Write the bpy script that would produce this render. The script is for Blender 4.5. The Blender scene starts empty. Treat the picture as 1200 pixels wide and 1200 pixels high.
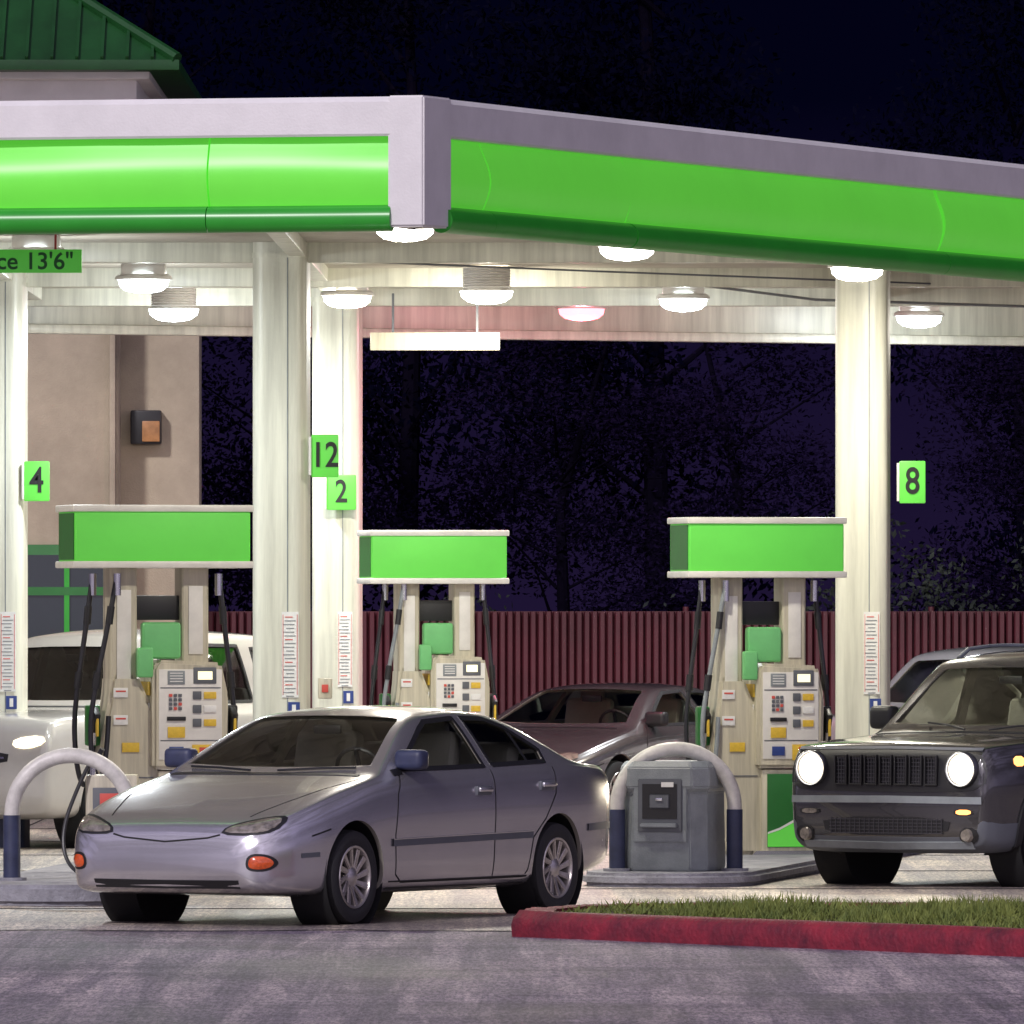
import bpy, bmesh, math, random
import numpy as np
from mathutils import Vector, Matrix, Euler
from mathutils.bvhtree import BVHTree
random.seed(7); rng=np.random.default_rng(7)
scene=bpy.context.scene
col=scene.collection
# ---------------------------------------------------------------- materials
def mat(name,c,rough=.5,metal=0,coat=0,var=0,vscale=4,bump=0,bscale=30,emit=None,es=0,streak=False,c2=None,rvar=0,spec=None):
    m=bpy.data.materials.new(name); m.use_nodes=True
    nt=m.node_tree; b=nt.nodes['Principled BSDF']
    b.inputs['Base Color'].default_value=(*c,1); b.inputs['Roughness'].default_value=rough
    b.inputs['Metallic'].default_value=metal; b.inputs['Coat Weight'].default_value=coat
    b.inputs['Coat Roughness'].default_value=.03
    if spec is not None: b.inputs['Specular IOR Level'].default_value=spec
    if emit:
        b.inputs['Emission Color'].default_value=(*emit,1); b.inputs['Emission Strength'].default_value=es
        m.cycles.emission_sampling='NONE'
    tc=nt.nodes.new('ShaderNodeTexCoord')
    if var or c2 or rvar:
        mp=nt.nodes.new('ShaderNodeMapping'); nt.links.new(tc.outputs['Object'],mp.inputs[0])
        if streak: mp.inputs['Scale'].default_value=(6,6,.35)
        n=nt.nodes.new('ShaderNodeTexNoise'); n.inputs['Scale'].default_value=vscale; n.inputs['Detail'].default_value=6; n.inputs['Roughness'].default_value=.65
        nt.links.new(mp.outputs[0],n.inputs['Vector'])
        r=nt.nodes.new('ShaderNodeValToRGB'); nt.links.new(n.outputs['Fac'],r.inputs[0])
        r.color_ramp.elements[0].position=.3; r.color_ramp.elements[1].position=.7
        a=c2 if c2 else tuple(x*(1-var) for x in c)
        r.color_ramp.elements[0].color=(*a,1); r.color_ramp.elements[1].color=(*c,1)
        if var or c2: nt.links.new(r.outputs[0],b.inputs['Base Color'])
        if rvar:
            mr=nt.nodes.new('ShaderNodeMapRange'); nt.links.new(n.outputs['Fac'],mr.inputs[0])
            mr.inputs[3].default_value=max(0,rough-rvar); mr.inputs[4].default_value=min(1,rough+rvar)
            nt.links.new(mr.outputs[0],b.inputs['Roughness'])
    if bump:
        n2=nt.nodes.new('ShaderNodeTexNoise'); n2.inputs['Scale'].default_value=bscale; n2.inputs['Detail'].default_value=4
        nt.links.new(tc.outputs['Object'],n2.inputs['Vector'])
        bp=nt.nodes.new('ShaderNodeBump'); bp.inputs['Strength'].default_value=bump; bp.inputs['Distance'].default_value=.02
        nt.links.new(n2.outputs['Fac'],bp.inputs['Height']); nt.links.new(bp.outputs[0],b.inputs['Normal'])
    return m
def glassmat(name,tint=(.55,.6,.6),spec=.16):
    m=bpy.data.materials.new(name); m.use_nodes=True; nt=m.node_tree; nt.nodes.clear()
    o=nt.nodes.new('ShaderNodeOutputMaterial'); t=nt.nodes.new('ShaderNodeBsdfTransparent'); t.inputs[0].default_value=(*tint,1)
    g=nt.nodes.new('ShaderNodeBsdfGlossy'); g.inputs['Roughness'].default_value=.03; g.inputs[0].default_value=(.9,.9,.9,1)
    f=nt.nodes.new('ShaderNodeFresnel'); f.inputs[0].default_value=1.55
    a=nt.nodes.new('ShaderNodeMath'); a.operation='ADD'; a.inputs[1].default_value=spec*.2; nt.links.new(f.outputs[0],a.inputs[0])
    mx=nt.nodes.new('ShaderNodeMixShader'); nt.links.new(a.outputs[0],mx.inputs[0]); nt.links.new(t.outputs[0],mx.inputs[1]); nt.links.new(g.outputs[0],mx.inputs[2]); nt.links.new(mx.outputs[0],o.inputs[0])
    return m
M={}
M['cream']=mat('painted_steel',(.78,.78,.66),.38,var=.38,vscale=1.5,streak=True,bump=.05)
M['soffit']=mat('soffit_panel',(.56,.52,.44),.4,var=.35,vscale=1.2)
M['cap']=mat('canopy_cap',(.82,.80,.79),.5,var=.16,vscale=2,bump=.1,bscale=60)
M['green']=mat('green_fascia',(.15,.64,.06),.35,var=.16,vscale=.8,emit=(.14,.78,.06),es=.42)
M['green2']=mat('green_bullnose',(.03,.34,.03),.3,var=.2,vscale=2,emit=(.03,.4,.03),es=.06)
M['psign']=mat('pump_green',(.12,.58,.07),.4,var=.12,vscale=2,emit=(.12,.7,.07),es=.26)
M['pgreen_l']=mat('pump_screen_green',(.16,.5,.18),.35,var=.25,vscale=3,emit=(.2,.7,.25),es=.06)
M['dgreen']=mat('dark_green',(.02,.16,.03),.4,var=.2)
M['white']=mat('white_trim',(.78,.76,.72),.4,var=.18,vscale=6)
M['pumpw']=mat('pump_cream',(.68,.63,.49),.35,var=.45,vscale=2.5,streak=True)
M['black']=mat('black_plastic',(.012,.012,.014),.45)
M['rubber']=mat('rubber',(.02,.02,.022),.75,bump=.2,bscale=80)
M['hose']=mat('hose_rubber',(.015,.015,.02),.4)
M['metal']=mat('bare_metal',(.6,.6,.62),.25,1)
M['alloy']=mat('alloy',(.74,.70,.66),.28,.8,var=.3,vscale=20)
M['dalloy']=mat('dark_alloy',(.12,.12,.13),.3,.8)
M['chrome']=mat('chrome',(.8,.8,.82),.08,1)
M['dark']=mat('dark_void',(.006,.006,.007),.8)
M['interior']=mat('interior',(.34,.32,.27),.8,var=.3)
M['seat']=mat('seat_fabric',(.55,.52,.45),.9,var=.2,bump=.2)
M['glass']=glassmat('car_glass',(.90,.94,.88),.1); M['glassd']=glassmat('tinted_glass',(.4,.43,.45),.3)
M['lens']=mat('lamp_lens',(.40,.36,.30),.08,.3,coat=1,var=.7,vscale=20)
M['amber']=mat('amber_lens',(.7,.10,.02),.2,coat=1,var=.5,vscale=60,emit=(1,.16,.03),es=.08)
M['amberon']=mat('amber_lit',(.9,.3,.05),.2,emit=(1,.42,.12),es=3)
M['headon']=mat('headlamp_lit',(1,1,1),.2,emit=(1,.84,.52),es=1.9)
M['headhot']=mat('headlamp_core',(1,1,1),.2,emit=(1,.95,.85),es=20)
M['yellow']=mat('yellow_label',(.75,.5,.05),.5,var=.2,vscale=30)
M['whitel']=mat('white_label',(.8,.8,.78),.5,var=.12,vscale=40)
M['redl']=mat('red_label',(.6,.08,.06),.5)
M['blue']=mat('blue_paint',(.03,.06,.25),.45,var=.3)
M['display']=mat('lit_display',(.8,.8,.6),.3,emit=(1,.9,.55),es=1.0)
M['gplastic']=mat('grey_plastic',(.27,.30,.32),.45,var=.35,vscale=5,bump=.15,bscale=90)
M['gplastic2']=mat('grey_plastic_dark',(.12,.13,.15),.5,var=.2)
M['navy']=mat('navy_sleeve',(.04,.05,.11),.5,var=.4,vscale=9)
M['bollard']=mat('bollard_paint',(.76,.74,.70),.4,var=.4,vscale=7,bump=.15)
M['kerb']=mat('kerb_concrete',(.34,.34,.38),.85,var=.5,vscale=6,bump=.5,bscale=40)
M['redkerb']=mat('red_kerb',(.30,.02,.04),.6,c2=(.09,.012,.025),vscale=5,bump=.6,bscale=30)
M['fence']=mat('fence_slats',(.085,.009,.018),.6,var=.5,vscale=1.2)
M['stucco']=mat('stucco',(.48,.41,.30),.9,var=.3,vscale=1.5,bump=.3,bscale=60)
M['roofg']=mat('green_roof',(.012,.085,.018),.4,.1,var=.5,vscale=2)
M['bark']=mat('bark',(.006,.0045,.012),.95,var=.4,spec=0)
M['glow']=mat('wall_lamp_lens',(.4,.2,.08),.4,var=.6,vscale=9,emit=(1,.35,.08),es=.10)
M['storelit']=mat('store_interior',(.3,.4,.3),.6,emit=(.35,.5,.35),es=.35,var=.4)
M['store_glass']=mat('store_glass',(.02,.03,.03),.05,coat=1)
M['leaf']=mat('tree_leaves',(.0105,.0062,.024),1.0,c2=(.005,.0035,.014),vscale=.5,spec=0)  # low front row: leaf colour matched to the violet horizon glow
M['leaf_shade']=mat('tree_leaves_shade',(.003,.003,.011),1.0,c2=(.0012,.0012,.006),vscale=.5,spec=0)  # tall back row: darkness of the upper background put into the leaf colour
M['bush']=mat('bush_leaves',(.042,.052,.036),.85,c2=(.007,.008,.016),vscale=2,spec=.1)
M['grass']=mat('grass_blades',(.22,.25,.05),.75,c2=(.06,.10,.02),vscale=4)
M['soil']=mat('soil',(.10,.085,.04),.95,var=.5,bump=.4)
def lampmat(n,c,s): return mat(n,c,.3,emit=c,es=s)
M['lampw']=lampmat('lamp_glow_white',(1,.96,.86),12)
M['lampc']=lampmat('lamp_glow_cool',(.86,.96,1),12)
M['lampp']=lampmat('lamp_glow_pink',(1,.20,.24),4)

def groundmat(name,a,b,c,sc,rough=.8,k=1.0):
    m=bpy.data.materials.new(name); m.use_nodes=True; nt=m.node_tree; B=nt.nodes['Principled BSDF']; L=nt.links
    tc=nt.nodes.new('ShaderNodeTexCoord'); 
    def noise(s,det=8,mapscale=(1,1,1),rot=0,dist=0,ro=.7):
        mp=nt.nodes.new('ShaderNodeMapping'); mp.inputs['Scale'].default_value=mapscale; mp.inputs['Rotation'].default_value=(0,0,rot); L.new(tc.outputs['Object'],mp.inputs[0])
        n=nt.nodes.new('ShaderNodeTexNoise'); n.inputs['Scale'].default_value=s; n.inputs['Detail'].default_value=det; n.inputs['Roughness'].default_value=ro; n.inputs['Distortion'].default_value=dist; L.new(mp.outputs[0],n.inputs['Vector']); return n
    n1=noise(sc,8,(1,.25,1),.3,.5); r=nt.nodes.new('ShaderNodeValToRGB'); L.new(n1.outputs['Fac'],r.inputs[0])
    r.color_ramp.elements[0].position=.36; r.color_ramp.elements[0].color=(*a,1); r.color_ramp.elements[1].position=.64; r.color_ramp.elements[1].color=(*c,1)
    e=r.color_ramp.elements.new(.5); e.color=(*b,1)
    out=r.outputs[0]
    def mul(nz,p0,p1,c0,c1,f):
        nonlocal out
        q=nt.nodes.new('ShaderNodeValToRGB'); q.color_ramp.elements[0].position=p0; q.color_ramp.elements[1].position=p1
        q.color_ramp.elements[0].color=(*c0,1); q.color_ramp.elements[1].color=(*c1,1); L.new(nz.outputs['Fac'],q.inputs[0])
        m3=nt.nodes.new('ShaderNodeMix'); m3.data_type='RGBA'; m3.blend_type='MULTIPLY'; m3.inputs[0].default_value=f; L.new(out,m3.inputs[6]); L.new(q.outputs[0],m3.inputs[7]); out=m3.outputs[2]
    n2=noise(42,4,(1,.10,1),.06,0,.85)
    mul(n2,.40,.60,(.35,.34,.40),(1.5,1.46,1.42),.9)
    mul(noise(1.6,6,(2.4,.08,1),-.22,.8),.44,.56,(.62,.60,.68),(1.18,1.16,1.14),.85*k)
    mul(noise(2.4,5,(2.0,.06,1),.42,.4),.47,.56,(.75,.74,.80),(1.15,1.14,1.1),.8*k)
    mul(noise(.8,5,(.45,1.0,1),.10,.8),.36,.56,(.45,.43,.52),(1.06,1.06,1.06),.75*k)
    L.new(out,B.inputs['Base Color'])
    bp=nt.nodes.new('ShaderNodeBump'); bp.inputs['Strength'].default_value=.4; bp.inputs['Distance'].default_value=.008; L.new(n2.outputs['Fac'],bp.inputs['Height']); L.new(bp.outputs[0],B.inputs['Normal'])
    mr=nt.nodes.new('ShaderNodeMapRange'); L.new(n1.outputs['Fac'],mr.inputs[0]); mr.inputs[3].default_value=rough-.3; mr.inputs[4].default_value=rough+.15; L.new(mr.outputs[0],B.inputs['Roughness'])
    return m
M['ground']=groundmat('ground_soil',(.02,.025,.02),(.04,.04,.03),(.06,.06,.05),.4)
M['road']=groundmat('asphalt_worn',(.18,.15,.18),(.28,.235,.275),(.40,.345,.37),.7,.7)
M['conc']=groundmat('forecourt_concrete',(.28,.25,.21),(.40,.36,.30),(.50,.46,.39),.6,.55,.8)

# ---------------------------------------------------------------- builder
def root(name,loc=(0,0,0),rz=0):
    e=bpy.data.objects.new(name,None); e.empty_display_size=.2; col.objects.link(e); e.location=loc; e.rotation_euler=(0,0,rz); return e
class B:
    def __init__(s): s.bm=bmesh.new(); s.mats=[]
    def mi(s,m):
        m=M[m] if isinstance(m,str) else m
        if m not in s.mats: s.mats.append(m)
        return s.mats.index(m)
    def merge(s,bm2,mt,mx=None):
        i=s.mi(mt)
        if mx is not None: bmesh.ops.transform(bm2,matrix=mx,verts=bm2.verts)
        mp={v:s.bm.verts.new(v.co) for v in bm2.verts}
        for f in bm2.faces:
            try:
                g=s.bm.faces.new([mp[v] for v in f.verts]); g.material_index=i; g.smooth=True
            except ValueError: pass
        bm2.free()
    def box(s,c,d,mt,rot=(0,0,0),bev=.01,seg=2):
        b=bmesh.new(); bmesh.ops.create_cube(b,size=1)
        for v in b.verts: v.co=Vector((v.co.x*d[0],v.co.y*d[1],v.co.z*d[2]))
        if bev>0: bmesh.ops.bevel(b,geom=list(b.edges),offset=min(bev,min(d)*.45),segments=seg,affect='EDGES',profile=.6)
        s.merge(b,mt,Matrix.Translation(c)@Euler(rot).to_matrix().to_4x4())
    def cyl(s,p0,p1,r,mt,n=24,r2=None):
        p0=Vector(p0);p1=Vector(p1); d=p1-p0
        b=bmesh.new(); bmesh.ops.create_cone(b,cap_ends=True,segments=n,radius1=r,radius2=r if r2 is None else r2,depth=d.length)
        s.merge(b,mt,Matrix.Translation((p0+p1)/2)@d.to_track_quat('Z','Y').to_matrix().to_4x4())
    def lathe(s,prof,mt,mx=Matrix(),n=48):
        i=s.mi(mt); rings=[]
        for (r,h) in prof:
            rings.append([s.bm.verts.new(mx@Vector((r*math.cos(2*math.pi*k/n),r*math.sin(2*math.pi*k/n),h))) for k in range(n)])
        for a,b in zip(rings[:-1],rings[1:]):
            for k in range(n):
                f=s.bm.faces.new([a[k],a[(k+1)%n],b[(k+1)%n],b[k]]); f.material_index=i; f.smooth=True
        return rings
    def tube(s,pts,r,mt,n=12):
        pts=[Vector(p) for p in pts]; i=s.mi(mt); rings=[]
        for k,p in enumerate(pts):
            t=(pts[min(k+1,len(pts)-1)]-pts[max(k-1,0)]).normalized()
            u=t.cross(Vector((.13,.97,.1))).normalized(); 
            w=t.cross(u).normalized()
            rings.append([s.bm.verts.new(p+r*(math.cos(2*math.pi*j/n)*u+math.sin(2*math.pi*j/n)*w)) for j in range(n)])
        for a,b in zip(rings[:-1],rings[1:]):
            for j in range(n):
                f=s.bm.faces.new([a[j],a[(j+1)%n],b[(j+1)%n],b[j]]); f.material_index=i; f.smooth=True
        for rg in (rings[0],rings[-1]):
            f=s.bm.faces.new(rg); f.material_index=i
    def poly(s,pts,mt):
        f=s.bm.faces.new([s.bm.verts.new(p) for p in pts]); f.material_index=s.mi(mt); return f
    def prism(s,pts,h0,h1,mt,bev=0):
        b=bmesh.new(); lo=[b.verts.new((x,y,h0)) for x,y in pts]; hi=[b.verts.new((x,y,h1)) for x,y in pts]; n=len(pts)
        b.faces.new(lo[::-1]); b.faces.new(hi)
        for k in range(n): b.faces.new([lo[k],lo[(k+1)%n],hi[(k+1)%n],hi[k]])
        bmesh.ops.recalc_face_normals(b,faces=b.faces)
        if bev: bmesh.ops.bevel(b,geom=list(b.edges),offset=bev,segments=3,affect='EDGES')
        s.merge(b,mt)
    def prismY(s,pts,y0,y1,mt,bev=0,mx=None):
        b=bmesh.new(); lo=[b.verts.new((x,y0,z)) for x,z in pts]; hi=[b.verts.new((x,y1,z)) for x,z in pts]; n=len(pts)
        b.faces.new(lo[::-1]); b.faces.new(hi)
        for k in range(n): b.faces.new([lo[k],lo[(k+1)%n],hi[(k+1)%n],hi[k]])
        bmesh.ops.recalc_face_normals(b,faces=b.faces)
        if bev: bmesh.ops.bevel(b,geom=list(b.edges),offset=bev,segments=2,affect='EDGES')
        s.merge(b,mt,mx)
    def done(s,name,parent=None,ang=35,loc=(0,0,0),rz=0,recalc=True):
        if recalc: bmesh.ops.recalc_face_normals(s.bm,faces=s.bm.faces)
        me=bpy.data.meshes.new(name); s.bm.to_mesh(me); s.bm.free()
        for m in s.mats: me.materials.append(m)
        if ang: 
            me.shade_smooth(); me.set_sharp_from_angle(angle=math.radians(ang))
        o=bpy.data.objects.new(name,me); col.objects.link(o); o.location=loc; o.rotation_euler=(0,0,rz)
        if parent: o.parent=parent
        return o
def npmesh(name,V,F,mt):
    V=np.asarray(V,np.float32).reshape(-1,3); F=np.asarray(F,np.int32); k=F.shape[1]
    me=bpy.data.meshes.new(name); me.vertices.add(len(V)); me.vertices.foreach_set('co',V.ravel())
    me.loops.add(F.size); me.loops.foreach_set('vertex_index',F.ravel()); me.polygons.add(len(F))
    me.polygons.foreach_set('loop_start',np.arange(len(F),dtype=np.int32)*k); me.update(calc_edges=True); me.materials.append(M[mt]); return me
def link(name,me,parent=None,loc=(0,0,0),rz=0,sc=(1,1,1)):
    o=bpy.data.objects.new(name,me); col.objects.link(o); o.location=loc; o.rotation_euler=(0,0,rz); o.scale=sc
    if parent: o.parent=parent
    return o
def text(txt,size,mt,parent,loc,rot=(math.pi/2,0,0),ext=.003,off=0,align='CENTER'):
    c=bpy.data.curves.new('t','FONT'); c.body=txt; c.size=size; c.extrude=ext; c.align_x=align; c.align_y='CENTER'; c.offset=off
    o=bpy.data.objects.new('t',c); col.objects.link(o); bpy.context.view_layer.update()
    me=bpy.data.meshes.new_from_object(o.evaluated_get(bpy.context.evaluated_depsgraph_get()))
    bpy.data.objects.remove(o); me.materials.clear(); me.materials.append(M[mt])
    ob=bpy.data.objects.new('lettering',me); col.objects.link(ob); ob.parent=parent; ob.location=loc; ob.rotation_euler=rot; return ob

# ---------------------------------------------------------------- car tools
def pchip(T,x):
    xs=np.array([t[0] for t in T],float); ys=np.array([t[1] for t in T],float)
    h=np.diff(xs); d=np.diff(ys)/h; m=np.zeros(len(xs))
    for k in range(1,len(xs)-1):
        if d[k-1]*d[k]>0:
            w1=2*h[k]+h[k-1]; w2=h[k]+2*h[k-1]; m[k]=(w1+w2)/(w1/d[k-1]+w2/d[k])
    m[0]=d[0]; m[-1]=d[-1]
    x=np.clip(x,xs[0],xs[-1]); i=np.clip(np.searchsorted(xs,x)-1,0,len(xs)-2)
    t=(x-xs[i])/h[i]
    return (2*t**3-3*t**2+1)*ys[i]+(t**3-2*t**2+t)*h[i]*m[i]+(-2*t**3+3*t**2)*ys[i+1]+(t**3-t**2)*h[i]*m[i+1]
def chaikin(P,it=2,closed=False):
    P=[np.array(p,float) for p in P]
    for _ in range(it):
        Q=[] if closed else [P[0]]
        n=len(P)
        for k in range(n if closed else n-1):
            a=P[k]; b=P[(k+1)%n]; Q+= [a*.75+b*.25, a*.25+b*.75]
        if not closed: Q.append(P[-1])
        P=Q
    return P
def build_car(name,P,loc,rz,paint,low=None,detail=None,glass='glass',wheel='alloy'):
    R=root(name,loc,rz)
    L=P['L']; hw=P['W']/2
    t=np.linspace(0,1,130); X=L*(t-.125*np.sin(2*np.pi*t))
    top=pchip(P['top'],X); bot=pchip(P['bot'],X); sh=pchip(P['sh'],X); pl=pchip(P['plan'],X)*hw
    zr=P['roofz']; tum=P['tumble']; crown=P.get('crown',.05)
    rings=[]; bm=bmesh.new()
    for i,x in enumerate(X):
        w=pl[i]; zt=top[i]; zb=bot[i]; zs=min(sh[i],zt-.02); H=zs-zb
        cr=crown*min(1,(zt-zs)/.1)
        ze=max(zt-cr,zs+.3*(zt-zs)); ws=w*P.get('wsf',.95); fr=(ze-zs)/(zr-zs) if zr>zs else 0
        wt=ws-tum*max(0,fr)-.015
        pts=[(0,zb),(w*.8,zb),(w*.955,zb+.03*H/.6),(w*.985,zb+.2*H),(w*.992,zb+.46*H),(w*1.0,zb+.66*H),(w*.988,zs-.09*H),(ws,zs),
             (ws+(wt-ws)*.2-.002,zs+(ze-zs)*.2),(ws+(wt-ws)*.6+.008*fr,zs+(ze-zs)*.6),(wt,ze),(wt*.9,ze+.4*(zt-ze)),(wt*.55,ze+.85*(zt-ze)),(0,zt)]
        h=chaikin(pts,2)
        ring=[(p[0],p[1]) for p in h]+[(-p[0],p[1]) for p in h[-2:0:-1]]
        rings.append([bm.verts.new((x,a,b)) for a,b in ring])
    for a,b in zip(rings[:-1],rings[1:]):
        m=len(a)
        for k in range(m): bm.faces.new([a[k],a[(k+1)%m],b[(k+1)%m],b[k]])
    bm.faces.new(rings[0][::-1]); bm.faces.new(rings[-1])
    bmesh.ops.recalc_face_normals(bm,faces=bm.faces)
    bm.normal_update()
    bvh=BVHTree.FromBMesh(bm)
    gb=bm.copy(); 
    for v in gb.verts: v.co=v.co-v.normal*.013
    gx0,gx1,gz=P['gbox']
    bmesh.ops.delete(gb,geom=[f for f in gb.faces if not(gx0<f.calc_center_median().x<gx1 and f.calc_center_median().z>gz and f.calc_center_median().z<P['roofz']+.005)],context='FACES')
    me=bpy.data.meshes.new('glass'); gb.to_mesh(me); gb.free(); me.materials.append(M[glass]); me.shade_smooth()
    go=bpy.data.objects.new('glass',me); col.objects.link(go); go.parent=R
    me=bpy.data.meshes.new('body_shell'); 
    low=low or paint
    lo_z=P.get('lowz',0)
    for f in bm.faces:
        f.smooth=True
        f.material_index=2 if f.calc_center_median().z<lo_z else 0
    bm.to_mesh(me); bm.free()
    for m_ in (paint,M['interior'],M[low] if isinstance(low,str) else low): me.materials.append(m_)
    ob=bpy.data.objects.new('body_shell',me); col.objects.link(ob)
    so=ob.modifiers.new('s','SOLIDIFY'); so.thickness=.028; so.offset=-1; so.material_offset=1
    cb=bmesh.new()
    def addprism(f0,f1):
        n=len(f0); a=[cb.verts.new(p) for p in f0]; b=[cb.verts.new(p) for p in f1]
        fs=[cb.faces.new(a[::-1]),cb.faces.new(b)]+[cb.faces.new([a[k],a[(k+1)%n],b[(k+1)%n],b[k]]) for k in range(n)]
        bmesh.ops.recalc_face_normals(cb,faces=fs)
        for f in fs: f.material_index=1
    for wx in P['wx']:
        ra=P['arch']; 
        for sg in (1,-1):
            c=[(wx+ra*math.cos(a),P['r']+.01+ra*math.sin(a)) for a in np.linspace(0,2*math.pi,49)[:-1]]
            addprism([(x,sg*(hw-.27),z) for x,z in c],[(x,sg*(hw+.3),z) for x,z in c])
    for poly in P['side']:
        c=[]
        n=len(poly)
        for k in range(n):
            p=np.array(poly[k],float); a=np.array(poly[k-1],float); b=np.array(poly[(k+1)%n],float)
            r=.035; da=(a-p)/np.linalg.norm(a-p); db=(b-p)/np.linalg.norm(b-p)
            for s_ in (0,.33,.67,1): 
                q0=p+da*r; q1=p+db*r; c.append((1-s_)**2*q0+2*s_*(1-s_)*p+s_**2*q1)
        for sg in (1,-1): addprism([(q[0],sg*.35,q[1]) for q in c],[(q[0],sg*1.3,q[1]) for q in c])
    for (x0,x1,zb_,wb,zt_,wt_) in P['ends']:
        c=[(-wb,zb_),(-wb*.5,zb_-.012),(0,zb_-.015),(wb*.5,zb_-.012),(wb,zb_),(wt_,zt_-.02),(wt_-.03,zt_),(wt_*.5,zt_+.012),(0,zt_+.015),(-wt_*.5,zt_+.012),(-wt_+.03,zt_),(-wt_,zt_-.02)]
        addprism([(x0,y,z) for y,z in c],[(x1,y,z) for y,z in c])
    cm=bpy.data.meshes.new('c'); cb.to_mesh(cm); cb.free(); co=bpy.data.objects.new('c',cm); col.objects.link(co)
    bo=ob.modifiers.new('b','BOOLEAN'); bo.operation='DIFFERENCE'; bo.object=co; bo.solver='EXACT'; bo.use_self=False
    bpy.context.view_layer.update()
    nm=bpy.data.meshes.new_from_object(ob.evaluated_get(bpy.context.evaluated_depsgraph_get()))
    ob.modifiers.clear(); ob.data=nm; nm.shade_smooth(); nm.set_sharp_from_angle(angle=math.radians(38))
    bpy.data.objects.remove(co); ob.parent=R
    D={'L':lambda a,b:(Vector((a,-3,b)),Vector((0,1,0))),'R':lambda a,b:(Vector((a,3,b)),Vector((0,-1,0))),
       'F':lambda a,b:(Vector((-3,a,b)),Vector((1,0,0))),'T':lambda a,b:(Vector((a,b,5)),Vector((0,0,-1))),'B':lambda a,b:(Vector((9,a,b)),Vector((-1,0,0)))}
    def pr(a,b,d,off):
        o,v=D[d](a,b); h=bvh.ray_cast(o,v)
        if h[0] is None: return None
        n=h[1]; 
        if n.dot(v)>0: n=-n
        return h[0]+n*off
    def patch(bd,poly,d,mt,off=.004,K=6,bulge=0,rnd=2,sub=3):
        P0=chaikin(poly,rnd,True) if rnd else [np.array(p,float) for p in poly]
        Q=[]
        for k in range(len(P0)):
            for j in range(sub): Q.append(P0[k]+(P0[(k+1)%len(P0)]-P0[k])*j/sub)
        c=sum(Q)/len(Q); i=bd.mi(mt); prev=None
        rr=[(k/K,off+bulge*(1-(k/K)**2)) for k in range(0,K+1)]+[(1.0,-.006)]
        for r_,o_ in rr:
            if r_==0: q=pr(c[0],c[1],d,o_); ring=[bd.bm.verts.new(q)] if q else None
            else:
                ring=[]
                for p in Q:
                    g=c+(p-c)*r_; q=pr(g[0],g[1],d,o_); ring.append(bd.bm.verts.new(q) if q else None)
            if prev is not None and ring is not None:
                n=len(ring)
                for k in range(n):
                    vs=[prev[0],ring[k],ring[(k+1)%n]] if len(prev)==1 else [prev[k],ring[k],ring[(k+1)%n],prev[(k+1)%n]]
                    if None in vs: continue
                    f=bd.bm.faces.new(vs); f.material_index=i; f.smooth=True
            prev=ring
    def ribbon(bd,path,w,d,mt,off=.003,closed=False,step=.03):
        P0=[np.array(p,float) for p in path]; 
        if closed: P0.append(P0[0])
        Q=[]
        for a,b in zip(P0[:-1],P0[1:]):
            n=max(1,int(np.linalg.norm(b-a)/step)); Q+=[a+(b-a)*k/n for k in range(n)]
        Q.append(P0[-1]); i=bd.mi(mt); prev=None
        for k,p in enumerate(Q):
            tg=Q[min(k+1,len(Q)-1)]-Q[max(k-1,0)]; tg=tg/(np.linalg.norm(tg)+1e-9); nn=np.array([-tg[1],tg[0]])*w/2
            cur=[]
            for s_,o_ in ((-1,-.003),(-1,off),(1,off),(1,-.003)):
                g=p+nn*s_; q=pr(g[0],g[1],d,o_); cur.append(bd.bm.verts.new(q) if q else None)
            if prev and None not in cur and None not in prev and max((a.co-b.co).length for a,b in zip(cur,prev))<.3:
                for j in range(3):
                    f=bd.bm.faces.new([prev[j],prev[j+1],cur[j+1],cur[j]]); f.material_index=i; f.smooth=True
            prev=cur
    bd=B()
    for d in ('L','R'):
        for poly in P['side']:
            ribbon(bd,poly,.028,d,'black',.003,True)
        for p in P.get('seams',[]): ribbon(bd,p,.010,d,'dark',.0015)
        for (x,z) in P['handles']:
            q=pr(x,z,d,.004); bd.box(q,(.19,.02,.06),'gplastic2',bev=.01)
            q=pr(x,z+.005,d,.018); bd.box(q,(.17,.03,.03),paint if P.get('hpaint') else 'black',bev=.012)
        ribbon(bd,[(P['wx'][0]+P['arch']+.08,P['sillz']),(P['wx'][1]-P['arch']-.06,P['sillz'])],.05,d,'black',.004)
    if detail: detail(bd,patch,ribbon,pr,P)
    bd.done('trim',R,ang=40,recalc=False)
    ib=B()
    for wx in P['wx']:
        for sg in (1,-1):
            mx=Matrix.Translation((wx,sg*(hw-.30),P['r']+.01))@Matrix.Rotation(-sg*math.pi/2,4,'X')
            ib.lathe([(0.001,0),(P['arch']+.012,0),(P['arch']+.012,.27)],'dark',mx,n=40)
    ib.box((L/2,0,pchip(P['bot'],np.array([L/2]))[0]+.03),(L*.8,P['W']*.8,.05),'dark',bev=0)
    c=P['cab']; bz=P['belt']
    ib.box(((c[0]+c[1])/2,0,bz-.42),(c[1]-c[0],P['W']*.84,.05),'interior',bev=0)
    ib.box((c[0]+.18,0,bz-.10),(.5,P['W']*.8,.22),'gplastic2',bev=.07,seg=3)
    for sy in (-1,1):
        x0=c[0]+1.05
        ib.box((x0,sy*.36,bz-.28),(.5,.48,.16),'seat',bev=.06,seg=3)
        ib.box((x0+.28,sy*.36,bz-.02),(.13,.46,.56),'seat',rot=(0,.22,0),bev=.06,seg=3)
        ib.box((x0+.37,sy*.36,bz+.25),(.09,.24,.16),'seat',rot=(0,.2,0),bev=.04,seg=3)
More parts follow.
